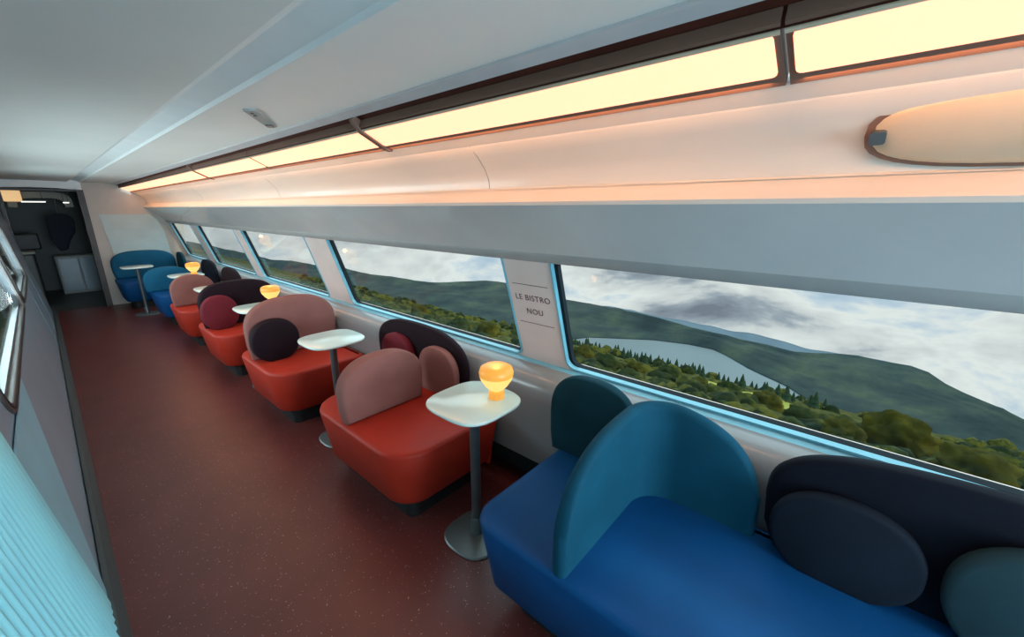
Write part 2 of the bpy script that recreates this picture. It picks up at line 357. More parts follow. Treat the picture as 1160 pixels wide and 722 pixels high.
# far bulkhead with doorway
bm = bmesh.new(); pts = [(.56, 0), (.60, 0), (1.62, 0), (1.62, 2.03), (.56, 2.03)]
along(bm, [(.565, 0), (1.75, 0), (1.75, 2.03), (.565, 2.03)], Y1, Y1 + .05); struct(link('wall_far', bm, M['cream'], smooth=False))
bm = bmesh.new(); along(bm, [(-.5, 1.885), (.0, 1.905), (.3, 1.90), (.565, 1.875), (.565, 2.03), (-.5, 2.03)], Y1, Y1 + .05); struct(link('wall_far_header', bm, M['cove'], smooth=False))
bm = bmesh.new(); along(bm, [(.75, .78), (1.50, .78), (1.47, 1.20), (1.40, 1.42), (1.30, 1.50), (.68, 1.50)], Y1 - .015, Y1 - .001)
tag(link('pale_wall_board', bm, M['cyanwhite'], smooth=False), 'pale blue-white board on the far end wall above the blue sofa', 'wall board')
bm = bmesh.new(); box(bm, .50, .575, Y1 - .03, Y1 + .10, 0, 1.88); box(bm, -.31, -.27, Y1 - .03, Y1 + .1, 0, 1.88); box(bm, -.27, .50, Y1 - .03, Y1 + .10, 1.855, 1.885)
struct(link('door_1', bm, M['darkwood'], smooth=False))
# dark service area beyond the doorway
bm = bmesh.new(); box(bm, -.62, -.58, Y1, 12.3, 0, 2.03); struct(link('wall_service_left', bm, M['dgrey'], smooth=False))
bm = bmesh.new(); box(bm, .74, .80, Y1 + .05, 12.3, 0, 2.03); struct(link('wall_service_right', bm, M['black'], smooth=False))
bm = bmesh.new(); box(bm, -.62, .80, 12.3, 12.35, 0, 2.03); struct(link('wall_service_end', bm, M['dgrey'], smooth=False))
bm = bmesh.new(); box(bm, -.62, .80, Y1 + .05, 12.3, 2.0, 2.03); struct(link('ceiling', bm, M['dgrey'], smooth=False))
# ================================================================ STRIP LAMPS
seams = [-1.35, .20, 1.76, 3.20, 4.66, 6.10, 7.60, 9.50]
lab = ['strip lamp with a warm glowing diffuser at the upper right corner, nearest the viewer', 'long warm strip lamp between the two thick brackets over the near tables',
       'warm strip lamp just past the second bracket, above the paired red seats', 'warm strip lamp ending at the far thin bracket over the third table',
       'distant warm strip lamp just beyond the far thin bracket', 'small distant warm strip lamp, second from the end wall', 'smallest warm strip lamp, touching the far end wall']
p0 = Vector((1.008, 0, 1.926)); p1 = Vector((1.112, 0, 1.873)); dn = Vector((p1.z - p0.z, 0, -(p1.x - p0.x))).normalized()
for i in range(7):
    a, b_ = seams[i] + .004, seams[i + 1] - .004
    r = empty('strip_lamp', (1.06, (a + b_) / 2, 1.9), lab[i], 'lamp', 'warm strip lamps along the ceiling')
    off = Vector((-1.06, -(a + b_) / 2, -1.9))
    bm = bmesh.new(); along(bm, [(.992, 1.936), (1.006, 1.926), (1.114, 1.8715), (1.138, 1.8590), (1.150, 1.89), (1.00, 1.965)], a, b_)
    bmesh.ops.translate(bm, verts=bm.verts, vec=off); link('housing', bm, M['bronze'], r, ang=30)
    mw = Matrix(((0, (p1 - p0).normalized().x, dn.x, p0.x - 1.06), (1, 0, 0, -(a + b_) / 2), (0, (p1 - p0).normalized().z, dn.z, p0.z - 1.9), (0, 0, 0, 1)))
    L = (p1 - p0).length
    d = plate('diffuser', rrect(a + .012, b_ - .012, .002, L - .002, .012, 3), [], .006, mw, M['lamp'], r)
    ll = bpy.data.lights.new('lamp_light', 'AREA'); ll.shape = 'RECTANGLE'; ll.size = b_ - a - .05; ll.size_y = .03; ll.energy = 1.7 * (b_ - a); ll.color = (1, .45, .20)
    lo = bpy.data.objects.new('lamp_light', ll); C.objects.link(lo); lo.parent = r; lo.location = (.055, 0, -.040); lo.rotation_euler = Vector((.55, 0, -1)).to_track_quat('-Z', 'Y').to_euler()
    bm = bmesh.new(); along(bm, [(1.000, 1.928), (1.007, 1.9235), (1.008, 1.920), (1.000, 1.924)], a, b_); bmesh.ops.translate(bm, verts=bm.verts, vec=off); link('rim', bm, M['beige'], r)
for y, wd, lb in ((1.76, .030, 'middle'), (4.66, .03, 'farthest')):
    bm = bmesh.new(); along(bm, [(.962, 1.960), (1.002, 1.916), (1.122, 1.856), (1.150, 1.853), (1.150, 1.90), (.972, 1.98)], y - wd / 2, y + wd / 2)
    tag(link('lamp_bracket', bm, M['bronze'], smooth=False, bevel=.002), {'nearest': 'dark bracket between the two nearest strip lamps, upper right', 'middle': 'dark slanted bracket across the strip lamp at the middle of the ceiling', 'farthest': 'small dark bracket crossing the strip lamps near the far end'}[lb], 'bracket')
# oval lamp cover on the cove panel
r = empty('oval_wall_lamp', (1.274, -.275, 1.757), 'beige oval reading lamp cover on the upper panel at right edge', 'lamp')
bm = bmesh.new(); mx_ = Matrix.Rotation(math.radians(-117), 4, 'Y')
def oval(bm, a, b, h, n=36, rings=7, p=2.4):
    prev = None; base = superell(a, b, p, n)
    R_ = []
    for k in range(rings):
        f = math.cos(k / (rings - 1) * math.pi / 2 * .98); z = h * math.sin(k / (rings - 1) * math.pi / 2)
        R_.append([bm.verts.new((x * (f * .25 + .75 * f if k else 1), y * f, z)) for x, y in base])
    for i in range(rings - 1):
        for k in range(n): bm.faces.new((R_[i][k], R_[i][(k + 1) % n], R_[i + 1][(k + 1) % n], R_[i + 1][k]))
    bm.faces.new(R_[0]); bm.faces.new(R_[-1])
oval(bm, .078, .325, .026, p=2.8)
bmesh.ops.transform(bm, matrix=mx_, verts=bm.verts); link('cover', bm, M['beige'], r, ang=70)
bm = bmesh.new(); prism(bm, superell(.084, .333, 2.8, 36), lambda p: (p[0], p[1], -.006), lambda p: (p[0], p[1], .004)); bmesh.ops.transform(bm, matrix=mx_, verts=bm.verts); link('rim', bm, M['bronze'], r, ang=30)
bm = bmesh.new(); prism(bm, rrect(-.014, .014, .295, .324, .006, 3), lambda p: (p[0], p[1], .004), lambda p: (p[0], p[1], .022)); bmesh.ops.transform(bm, matrix=mx_, verts=bm.verts); link('clip', bm, M['darksteel'], r)
# ceiling vent
r = empty('ceiling_vent', (.765, 2.19, 1.998), 'small grey slotted vent on the ceiling near the light strip', 'vent', rz=math.radians(-32))
bm = bmesh.new(); prism(bm, rrect(-.026, .026, -.19, .19, .02), lambda p: (p[0], p[1], -.010), lambda p: (p[0], p[1], .004)); link('plate', bm, M['tin'], r, bevel=.003)
for k in range(2):
    bm = bmesh.new(); lathe(bm, [(.007, -.014), (.007, -.008)], 10, (0, -.10 - k * .045)); link('screw', bm, M['dgrey'], r)
bm = bmesh.new(); prism(bm, rrect(-.015, .015, .11, .165, .008), lambda p: (p[0], p[1], -.016), lambda p: (p[0], p[1], -.009)); link('latch', bm, M['darksteel'], r)
# poster lettering on the pillar
def text(body, size, u, v, m, label):
    cu = bpy.data.curves.new('lettering', 'FONT'); cu.body = body; cu.size = size; cu.extrude = .0006; cu.align_x = 'CENTER'; cu.space_character = 1.1
    tmp = bpy.data.objects.new('lettering', cu); C.objects.link(tmp); dg = bpy.context.evaluated_depsgraph_get(); dg.update()
    me = bpy.data.meshes.new_from_object(tmp.evaluated_get(dg)); bpy.data.objects.remove(tmp)
    X = Vector((0, -1, 0)); Yv = vv.copy(); Z = X.cross(Yv)
    o_ = A + Vector((0, u, 0)) + vv * v - nn * sg * .0025 + nn * sg * .03 - nn * sg * .0255
    me.transform(Matrix(((X.x, Yv.x, Z.x, o_.x), (X.y, Yv.y, Z.y, o_.y), (X.z, Yv.z, Z.z, o_.z), (0, 0, 0, 1))))
    me.materials.clear(); me.materials.append(m)
    return me
pg = empty('pillar_sign', (0, 0, 0), 'pale pink printed sign on the pillar reading LE BISTRO NOU', 'sign')
mwp = MW.copy(); mwp.translation = A + nn * sg * .0045
board = plate('sign_board', rrect(1.125, 1.420, .03, VL - .012, .006, 2), [], .004, mwp, M['pillar'], pg)
for body, size, v_ in (('LE BISTRO', .046, .385), ('NOU', .046, .305)):
    me = text(body, size, 1.272, v_, M['ink'], ''); bm = bmesh.new(); bm.from_mesh(me)
    bmesh.ops.remove_doubles(bm, verts=bm.verts, dist=1e-6)
    left = set(bm.verts)
    while left:                              # every letter an object of its own on the board
        st = [left.pop()]; isl = set(st)
        while st:
            for e in st.pop().link_edges:
                for q in e.verts:
                    if q not in isl: isl.add(q); left.discard(q); st.append(q)
        nb = bmesh.new(); mp_ = {q: nb.verts.new(q.co) for q in isl}
        for f in {f for q in isl for f in q.link_faces}:
            try: nb.faces.new([mp_[q] for q in f.verts])
            except ValueError: pass
        link('letter', nb, M['ink'], board, smooth=False)
    bm.free()
mwl = MW.copy(); mwl.translation = A + nn * sg * .0022
for v_ in (.475, .245):
    plate('printed_line', [(1.16, v_), (1.39, v_), (1.39, v_ + .003), (1.16, v_ + .003)], [], .0012, mwl, M['ink'], board)
# ================================================================ TABLES
def table_at(loc, label, hw=.19):
    r = empty('bistro_table', loc, label, 'table', 'pale bistro tables')
    bm = bmesh.new(); sh = superell(1, 1, 3.3, 56)
    prof = [(hw - .010, .728), (hw - .002, .732), (hw, .738), (hw - .001, .744), (hw - .004, .747)]
    R_ = [[bm.verts.new((x * q, y * q, z)) for x, y in sh] for q, z in prof]
    for i in range(len(R_) - 1):
        for k in range(56): bm.faces.new((R_[i][k], R_[i][(k + 1) % 56], R_[i + 1][(k + 1) % 56], R_[i + 1][k]))
    bm.faces.new(R_[0]); bm.faces.new(R_[-1]); link('table_top', bm, M['table'], r, ang=50)
    bm = bmesh.new(); lathe(bm, [(.06, .716), (.062, .722), (.06, .728)], 20); link('mounting_plate', bm, M['pole'], r)
    bm = bmesh.new(); lathe(bm, [(.024, .11), (.024, .717)], 24); link('pole', bm, M['pole'], r)
    bm = bmesh.new(); lathe(bm, [(.031, .012), (.031, .108), (.028, .112)], 24); link('collar', bm, M['pole'], r)
    bm = bmesh.new(); sh2 = superell(1, 1, 2.7, 48)
    R_ = [[bm.verts.new((x * q, y * q, z)) for x, y in sh2] for q, z in [(.150, 0), (.152, .006), (.146, .011), (.04, .018)]]
    for i in range(3):
        for k in range(48): bm.faces.new((R_[i][k], R_[i][(k + 1) % 48], R_[i + 1][(k + 1) % 48], R_[i + 1][k]))
    bm.faces.new(R_[0]); bm.faces.new(R_[-1]); link('base_plate', bm, M['base'], r, ang=30)
    return r
tb = table_at((1.165, 1.26, 0), 'pale square bistro table between the nearest blue sofa and the first red seat')
dup(tb, (1.165, 2.66, 0), 'pale bistro table without a lamp between the two nearest red seats')
dup(tb, (1.165, 4.05, 0), 'pale bistro table behind the large pink seat back, third from the viewer')
dup(tb, (1.165, 5.43, 0), 'pale bistro table behind the dark plum seat back, fourth from the viewer')
dup(tb, (1.165, 6.80, 0), 'pale bistro table beside the distant blue seat, with a small lamp')
dup(tb, (.86, 8.35, 0), 'small pale bistro table in front of the far end blue sofa')
def lamp_at(loc, label):
    r = empty('table_lamp', loc, label, 'lamp', 'amber table lamps')
    bm = bmesh.new(); lathe(bm, [(.036, 0), (.038, .004), (.036, .030), (.022, .034)], 28); link('lamp_base', bm, M['amber'], r, ang=50)
    bm = bmesh.new(); lathe(bm, [(.020, .034), (.030, .040), (.052, .062), (.072, .092), (.078, .112)], 32); link('lower_bowl', bm, M['amberhot'], r, ang=60)
    bm = bmesh.new(); lathe(bm, [(.078, .112), (.080, .128), (.074, .148), (.058, .158), (.030, .160)], 32); link('upper_bowl', bm, M['amber'], r, ang=60)
    pl = bpy.data.lights.new('lamp_glow', 'POINT'); pl.energy = .25; pl.color = (1, .5, .15); pl.shadow_soft_size = .02
    po = bpy.data.objects.new('lamp_glow', pl); C.objects.link(po); po.parent = r; po.location = (0, -.0, .19)
    return r
tl = lamp_at((1.255, 1.20, .7472), 'amber glass lamp on the nearest pale table')
def duplamp(loc, label):
    return dup(tl, loc, label)
duplamp((1.30, 4.13, .7472), 'amber glass lamp on the third table, beside the pink seat back')
duplamp((1.24, 6.72, .7472), 'amber glass lamp on the distant table near the blue seat')
# ================================================================ SEATS
def seat_block(bm, outline, z0, z1, taper=.05, rb=.022):
    """cushion block: outline (x,y) local about its centre, narrowing towards the floor, rounded top rim"""
    cx = sum(p[0] for p in outline) / len(outline); cy = sum(p[1] for p in outline) / len(outline)
    def ring(ins, z):
        out = []
        n = len(outline)
        for i, (x, y) in enumerate(outline):
            a = Vector(outline[i - 1]); b = Vector(outline[(i + 1) % n]); tdir = (b - a)
            if tdir.length < 1e-9: tdir = Vector((1, 0))
            nrm = Vector((tdir.y, -tdir.x)).normalized()
            out.append(bm.verts.new((x - nrm.x * ins, y - nrm.y * ins, z)))
        return out
    R_ = [ring(taper + .012, z0), ring(taper, z0 + .012), ring(.0, z1 - rb), ring(rb * .3, z1 - rb * .3), ring(rb, z1), ring(rb * 2.2, z1 + .002)]
    n = len(outline)
    for i in range(len(R_) - 1):
        for k in range(n): bm.faces.new((R_[i][k], R_[i][(k + 1) % n], R_[i + 1][(k + 1) % n], R_[i + 1][k]))
    bm.faces.new(R_[0]); bm.faces.new(R_[-1])
def tomb(w, zb, zt, side=.0, n=40, p=2.3, bot=.55):
    """arch outline (u, z): dome top, sides that tuck in slightly to a flat foot"""
    h = zt - zb; zc_ = zb + h * .46
    out = []
    for k in range(n + 1):
        a = math.pi * k / n; c, s = math.cos(a), math.sin(a)
        out.append((w / 2 * math.copysign(abs(c) ** (2 / p), c), zc_ + (zt - zc_) * abs(s) ** (2 / p)))
    out += [(-w / 2 * .985, zb + h * .2), (-w / 2 * .93, zb), (w / 2 * .93, zb), (w / 2 * .985, zb + h * .2)]
    return out
def disc(w, h, n=44, p=2.2):
    return [(w / 2 * math.copysign(abs(math.cos(a)) ** (2 / p), math.cos(a)), h / 2 * math.copysign(abs(math.sin(a)) ** (2 / p), math.sin(a))) for a in [2 * math.pi * k / n for k in range(n)]]
def pad(bm, outline, th, place, puff=.25):
    """padded plate: outline inset towards its centre on both faces; place(u, z, d) -> 3D"""
    cu = sum(p[0] for p in outline) / len(outline); cz = sum(p[1] for p in outline) / len(outline)
    prof = [(0.985, -.36), (1.0, 0), (.985, .36), (.955, .47), (.90, .50), (.6, .50 + puff * .4), (.25, .50 + puff * .55)]
    R_ = []
    for sgn in (-1,):
        for s, d in reversed(prof[3:]): R_.append((s, -d))
    R_ += [(s, d) for s, d in prof]
    rows = [[bm.verts.new(place(cu + (u - cu) * s, cz + (z - cz) * s, d * th)) for u, z in outline] for s, d in R_]
    n = len(outline)
    for i in range(len(rows) - 1):
        for k in range(n): bm.faces.new((rows[i][k], rows[i][(k + 1) % n], rows[i + 1][(k + 1) % n], rows[i + 1][k]))
    bm.faces.new(rows[0]); bm.faces.new(rows[-1])
def across(y0, lean=0):      # plate facing along the car
    return lambda u, z, d: (u, y0 + d + lean * (z - .45), z)
def onwall(x0):              # plate facing across the car
    return lambda u, z, d: (x0 + d, u, z)
ZS = .45
def bench(name, y0, y1, label, seat_m, x0=.875, x1=1.56, rf=.20, group='round ended red seats along the windows'):
    yc = (y0 + y1) / 2
    r = empty(name, (1.2, yc, 0), label, 'seat', group)
    sh = lambda bm: bmesh.ops.translate(bm, verts=bm.verts, vec=(-1.2, -yc, 0))
    bm = bmesh.new(); seat_block(bm, rrect(x0, x1, y0, y1, [.03, rf, rf, .03], 9), .125, ZS); sh(bm); link('seat_cushion', bm, seat_m, r, ang=50)
    bm = bmesh.new(); prism(bm, rrect(x0 + .13, x1 - .02, y0 + .12, y1 - .12, .05), lambda p: (p[0], p[1], 0), lambda p: (p[0], p[1], .13)); sh(bm); link('plinth', bm, M['plinth'], r, smooth=False)
    return r, sh
def addpad(r, sh, name, outline, th, place, m, puff=.25, lab_=None):
    bm = bmesh.new(); pad(bm, outline, th, place, puff); sh(bm); o = link(name, bm, m, r, ang=60)
    if lab_: o['label'] = lab_
    return o
def shift(pts, du, dz=0): return [(u + du, z + dz) for u, z in pts]
# bench 1 : small pink divider, plum wall arch with maroon and pink pads
r, sh = bench('banquette_bench', 1.47, 2.44, 'nearest red seat with a pink rounded divider, beside the lamp table', M['orange'])
addpad(r, sh, 'divider_back', shift(tomb(.53, ZS, .805), 1.145), .09, across(2.02), M['pink'], lab_='pink rounded divider')
addpad(r, sh, 'wall_back', shift(tomb(.98, ZS - .02, .86, p=2.6), 2.20), .045, onwall(1.545), M['plum'], lab_='dark plum arched back on the wall')
addpad(r, sh, 'back_pad', shift(tomb(.36, ZS, .765), 1.93), .05, onwall(1.49), M['pink'], lab_='pink rounded back pad')
addpad(r, sh, 'back_pad', shift(tomb(.36, ZS, .765), 2.37), .05, onwall(1.49), M['maroon'], lab_='maroon rounded back pad')
# bench 2
r, sh = bench('banquette_bench', 2.97, 3.86, 'red seat with a large pink dome back and round plum cushion', M['orange'])
addpad(r, sh, 'backrest', shift(tomb(.70, ZS, .915, p=2.5), 1.226), .09, across(3.50), M['pink'], lab_='large pink dome back')
# bench 3
r, sh = bench('banquette_bench', 4.34, 5.22, 'red seat with a dark plum dome back and maroon cushion', M['orange'])
addpad(r, sh, 'backrest', shift(tomb(.70, ZS, .895, p=2.8), 1.215), .09, across(4.82), M['plum'], lab_='dark plum dome back')
# bench 4
r, sh = bench('banquette_bench', 5.74, 6.58, 'farthest red seat with a small pink divider', M['orange'])
addpad(r, sh, 'divider_back', shift(tomb(.45, ZS, .82), 1.10), .09, across(6.20), M['pink'], lab_='small pink rounded divider')
addpad(r, sh, 'wall_back', shift(tomb(.8, ZS - .02, .85, p=2.6), 6.3), .045, onwall(1.545), M['plum'], lab_='dark plum arched back')
# bench 5 blue
r, sh = bench('banquette_bench', 7.08, 8.05, 'distant blue seat with a rounded blue divider, before the end sofa', M['blue'], group='blue seats')
addpad(r, sh, 'divider_back', shift(tomb(.56, ZS, .79), 1.09), .09, across(7.60), M['bluefab'])
addpad(r, sh, 'wall_back', shift(tomb(.8, ZS - .02, .87, p=2.6), 7.35), .045, onwall(1.545), M['navy'], lab_='navy arched wall back')
# end sofa against the bulkhead
r, sh = bench('banquette_bench', 8.85, 9.56, 'blue sofa with a wide arched back against the far end wall', M['blue'], x0=.66, x1=1.56, rf=.12, group='blue seats')
addpad(r, sh, 'backrest', shift(tomb(.86, ZS, .90, p=2.8), 1.09), .10, across(9.47), M['bluefab'], lab_='wide blue arched back')
addpad(r, sh, 'wall_back', shift(tomb(.55, ZS - .02, .86, p=2.6), 9.15), .045, onwall(1.545), M['teal'], lab_='teal arched wall back')
# loose round cushions resting on benches
def round_cushion(loc, w, h, th, m, label, wall=False, tilt=0, group=None):
    bm = bmesh.new()
    pl = (lambda u, z, d: (d, u, z)) if wall else (lambda u, z, d: (u, d, z))
    pad(bm, disc(w, h), th, pl, .5)
    for v in bm.verts:                       # flatten where it sits
        if v.co.z < -h * .46: v.co.z = -h * .46
    o = link('round_cushion', bm, m, ang=70); o.location = loc
    if wall: o.rotation_euler = (0, tilt, 0)
    else: o.rotation_euler = (tilt, 0, 0)
    return tag(o, label, 'cushion', group)
round_cushion((1.045, 3.385, ZS + .158), .345, .335, .09, M['plum'], 'dark plum round cushion leaning on the large pink dome back')
round_cushion((1.005, 4.70, ZS + .162), .31, .345, .09, M['maroon'], 'maroon round cushion leaning on the plum dome back')
# near blue sofa
r = empty('banquette_sofa', (1.2, .2, 0), 'large blue sofa in the foreground with a curved blue corner back', 'sofa', 'blue seats')
sh = lambda bm: bmesh.ops.translate(bm, verts=bm.verts, vec=(-1.2, -.2, 0))
bm = bmesh.new(); seat_block(bm, rrect(.875, 1.56, -1.5, 1.005, [.03, .12, .2, .03], 9), .125, ZS); sh(bm); o = link('seat_cushion', bm, M['blue'], r, ang=50)
bm = bmesh.new(); prism(bm, rrect(1.0, 1.54, -1.4, .86, .05), lambda p: (p[0], p[1], 0), lambda p: (p[0], p[1], .13)); sh(bm); link('plinth', bm, M['plinth'], r, smooth=False)
# curved shell: path (front edge -> corner -> along the wall), inner face
def shell(bm, path, zfun, th, side):
    """path list of (x,y) for the centre line; closed cross-section with rounded rim"""
    n = len(path); rows = []
    for i, (x, y) in enumerate(path):
        a = Vector(path[max(0, i - 1)]); b = Vector(path[min(n - 1, i + 1)]); tn = (b - a).normalized(); nr = Vector((tn.y, -tn.x))
        u = i / (n - 1); zt = zfun(u); e = 2 * u - 1
        t_ = th * (.35 + .65 * min(1, (1 - abs(e)) / .05) ** .5)
        row = []
        zb = ZS - .01; hgt = zt - zb; rr = min(t_ / 2, hgt * .45)
        for d, z in [(-.5, zb), (-.5, zb + hgt * .5), (-.5, zt - rr)]: row.append((d, z))
        for k in range(1, 6):
            an = math.pi * k / 6; row.append((-.5 * math.cos(an), zt - rr + rr * math.sin(an)))
        for d, z in [(.5, zt - rr), (.5, zb + hgt * .5), (.5, zb)]: row.append((d, z))
        rows.append([bm.verts.new((x + nr.x * d * t_, y + nr.y * d * t_, z)) for d, z in row])
    m_ = len(rows[0])
    for i in range(n - 1):
        for k in range(m_): bm.faces.new((rows[i][k], rows[i][(k + 1) % m_], rows[i + 1][(k + 1) % m_], rows[i + 1][k]))
    bm.faces.new(rows[0]); bm.faces.new(rows[-1])
def path_L(x_start, yw, rc, xw, y_end, n=64):
    """runs across the car at y=yw from x_start, turns with radius rc, then along the wall at x=xw towards y_end (smaller y)"""
    seg = []
    L1 = (xw - rc) - x_start; L2 = rc * math.pi / 2; L3 = (yw - rc) - y_end; T = L1 + L2 + L3
    for i in range(n + 1):
        u = .5 * (1 - math.cos(math.pi * i / n))
        u = .5 * u + .5 * i / n
        s = u * T
        if s < L1: seg.append((x_start + s, yw))
        elif s < L1 + L2:
            a = (s - L1) / rc; seg.append((xw - rc + rc * math.sin(a), yw - rc + rc * math.cos(a)))
        else: seg.append((xw, yw - rc - (s - L1 - L2)))
    return seg
path = path_L(.885, .585, .15, 1.505, .145)
Ls = [0]
for i in range(1, len(path)): Ls.append(Ls[-1] + (Vector(path[i]) - Vector(path[i - 1])).length)
def zf(u):
    i = min(len(path) - 1, int(round(u * (len(path) - 1)))); q = Ls[i] / Ls[-1]; e = abs(2 * q - 1)
    return ZS + .418 * max(0.04, (1 - e ** 3.1)) ** (1 / 3.1)
bm = bmesh.new(); shell(bm, path, zf, .055, 1); sh(bm); o = link('corner_back', bm, M['shell'], r, ang=60); o['label'] = 'blue curved corner back'
addpad(r, sh, 'wall_back', shift(tomb(.44, ZS - .01, .86, p=2.6), .835), .055, onwall(1.505), M['teal'], .1, lab_='small teal arched back')
addpad(r, sh, 'wall_back', shift(tomb(1.35, ZS - .01, .888, p=3.0), -.54), .055, onwall(1.51), M['navy'], .05, lab_='wide navy arched back')
round_cushion((1.445, -.085, ZS + .140), .38, .32, .05, M['navy2'], 'dark navy oval back cushion on the foreground blue sofa', wall=True)
round_cushion((1.44, -.50, ZS + .165), .40, .37, .06, M['tealgrey'], 'grey teal round cushion at the bottom right corner', wall=True)
# ================================================================ BEYOND THE DOORWAY
r = empty('bar_counter', (-.1, 10.9, 0), 'dark bar counter beyond the doorway at the far left', 'counter')
bm = bmesh.new(); box(bm, -.42, -.05, -.7, .7, 0, .88); link('counter_body', bm, M['dgrey'], r, bevel=.02)
bm = bmesh.new(); box(bm, -.45, -.02, -.73, .73, .88, .92); link('counter_top', bm, M['olive'], r, bevel=.008)
r = empty('bar_cabinet', (.35, 11.7, 0), 'pale grey low cabinet at the end of the far passage', 'cabinet')
bm = bmesh.new(); box(bm, -.28, .30, -.2, .2, 0, .72); link('cabinet_body', bm, M['tin'], r, bevel=.015)
bm = bmesh.new(); box(bm, -.25, .02, -.215, -.201, .06, .68); link('door', bm, M['greypanel'], r, bevel=.006)
bm = bmesh.new(); box(bm, .04, .28, -.215, -.201, .06, .68); link('door', bm, M['greypanel'], r, bevel=.006)
r = empty('overhead_canopy', (0, 10.6, 1.6), 'olive grey arched canopy over the bar beyond the doorway', 'canopy')
bm = bmesh.new()
arch = []
for k in range(13):
    a = math.pi * k / 12; arch.append((.10 - .36 * math.copysign(abs(math.cos(a)) ** .5, math.cos(a)), .02 + .24 * math.sin(a) ** .5 if math.sin(a) > 0 else .02))
arch2 = [(.10 + (x - .10) * .72, z * .62 - .0) for x, z in arch]
n = len(arch)
for y in (-.25, .25):
    pass
Av = [[bm.verts.new((x, y, z)) for x, z in arch] for y in (-.25, .25)]; Bv = [[bm.verts.new((x, y, z)) for x, z in arch2] for y in (-.25, .25)]
for i in range(n - 1):
    bm.faces.new((Av[0][i], Av[0][i + 1], Av[1][i + 1], Av[1][i])); bm.faces.new((Bv[0][i], Bv[0][i + 1], Bv[1][i + 1], Bv[1][i]))
    for k in (0, 1): bm.faces.new((Av[k][i], Av[k][i + 1], Bv[k][i + 1], Bv[k][i]))
for i in (0, n - 1): bm.faces.new((Av[0][i], Av[1][i], Bv[1][i], Bv[0][i]))
link('canopy_shell', bm, M['olive'], r, ang=30)
def led(loc, sx_, label, m):
    bm = bmesh.new(); box(bm, -sx_ / 2, sx_ / 2, -.02, .02, -.008, .008); o = empty('light_bar', loc, label, 'light'); link('diffuser', bm, m, o, bevel=.003)
    bm = bmesh.new(); box(bm, -sx_ * .4, -sx_ * .4 + .006, -.004, .004, .008, 2.0 - loc[2]); link('hanger', bm, M['black'], o)
    bm = bmesh.new(); box(bm, sx_ * .4 - .006, sx_ * .4, -.004, .004, .008, 2.0 - loc[2]); link('hanger', bm, M['black'], o)
    return o
led((.02, 10.2, 1.70), .26, 'thin white light bar under the canopy beyond the doorway', M['white_led'])
led((.375, 10.2, 1.69), .07, 'short white light bar at the right of the far doorway', M['white_led'])
bm = bmesh.new(); prism(bm, rrect(-.10, .10, -.10, .08, .03), lambda p: (p[0], -.05, p[1]), lambda p: (p[0], .05, p[1]))
o = link('warm_lamp_box', bm, M['warm_led'], bevel=.01); o.location = (-.19, 10.1, 1.80); tag(o, 'warm orange lamp box at the top left of the far doorway', 'lamp')
area('bar_light', (.1, 10.9, 1.97), (0, 0, -1), .6, 1.0, 1.1, (.9, 1, .95))
# jacket hanging in the passage
bm = bmesh.new()
prism(bm, [(-.16, .28), (-.05, .36), (.10, .34), (.17, .24), (.15, .05), (.06, -.10), (.0, -.26), (-.10, -.28), (-.17, -.05)], lambda p: (p[0], -.04, p[1]), lambda p: (p[0], .04, p[1]))
o = link('hanging_jacket', bm, M['navycloth'], bevel=.03, seg=3, smooth=True); o.location = (.26, 10.55, 1.16); tag(o, 'dark navy jacket hanging in the far passage', 'jacket')
bm = bmesh.new(); lathe(bm, [(.010, 0), (.010, .52)], 8); o = link('coat_hook_rail', bm, M['darksteel']); o.location = (.26, 10.55, 1.48); tag(o, 'thin dark rod above the navy jacket', 'rod')
bm = bmesh.new(); box(bm, -.20, .12, -.12, .12, 0, .26); o = link('coffee_machine', bm, M['black'], bevel=.02); o.location = (-.16, 10.8, .92); tag(o, 'black coffee machine standing on the far bar counter', 'coffee machine')
# ================================================================ LANDSCAPE
def interp(pts, a):
    if a <= pts[0][0]: return pts[0][1]
    for (x0, y0), (x1, y1) in zip(pts, pts[1:]):
        if a <= x1:
            f = (a - x0) / (x1 - x0); return y0 + (y1 - y0) * f
    return pts[-1][1]
crest = [(-1.5, .36), (-.6, .35), (-.3, .345), (-.235, .337), (-.148, .304), (-.105, .280), (-.04, .278), (0, .275), (.09, .290), (.12, .284), (.26, .283), (.35, .275), (.5, .268), (.67, .262), (.93, .240), (1.03, .252), (1.25, .281), (1.42, .294), (1.78, .306), (2.08, .300), (2.4, .31), (3, .33), (9, .34)]
shore = [(-2, .402), (.0, .402), (.05, .388), (.09, .369), (.16, .351), (.2, .335), (.237, .322), (.3, .322), (.39, .330), (.586, .364), (.65, .388), (.70, .402), (9, .402)]
def near_pt(s):   # slope below eye level -> distance from the car, on a slope falling from the line to the lake
    # z = 1.6 - s*y and z = -29 - (y-60)*.36
    y = 9 / (s - .36)
    return y
def crownbump(x, y, cell):
    d, pts = noise.voronoi(Vector((x / cell, y / cell, 0)))
    return math.sqrt(max(0, 1 - min(1, d[0] * 1.15) ** 2))
meadows = [(.115, .414, .080, .014), (.225, .410, .05, .009)]
def in_meadow(a, s):
    return any(((a - A_) / wa) ** 2 + ((s - s_) / ws) ** 2 < 1 for A_, s_, wa, ws in meadows)
def near_h(a, s):
    y = near_pt(s); x = a * y; z = 1.6 - s * y
    return x, y, z
bm = bmesh.new(); NA, NS = 330, 120; rows = []
amin, amax = -1.0, 6.0
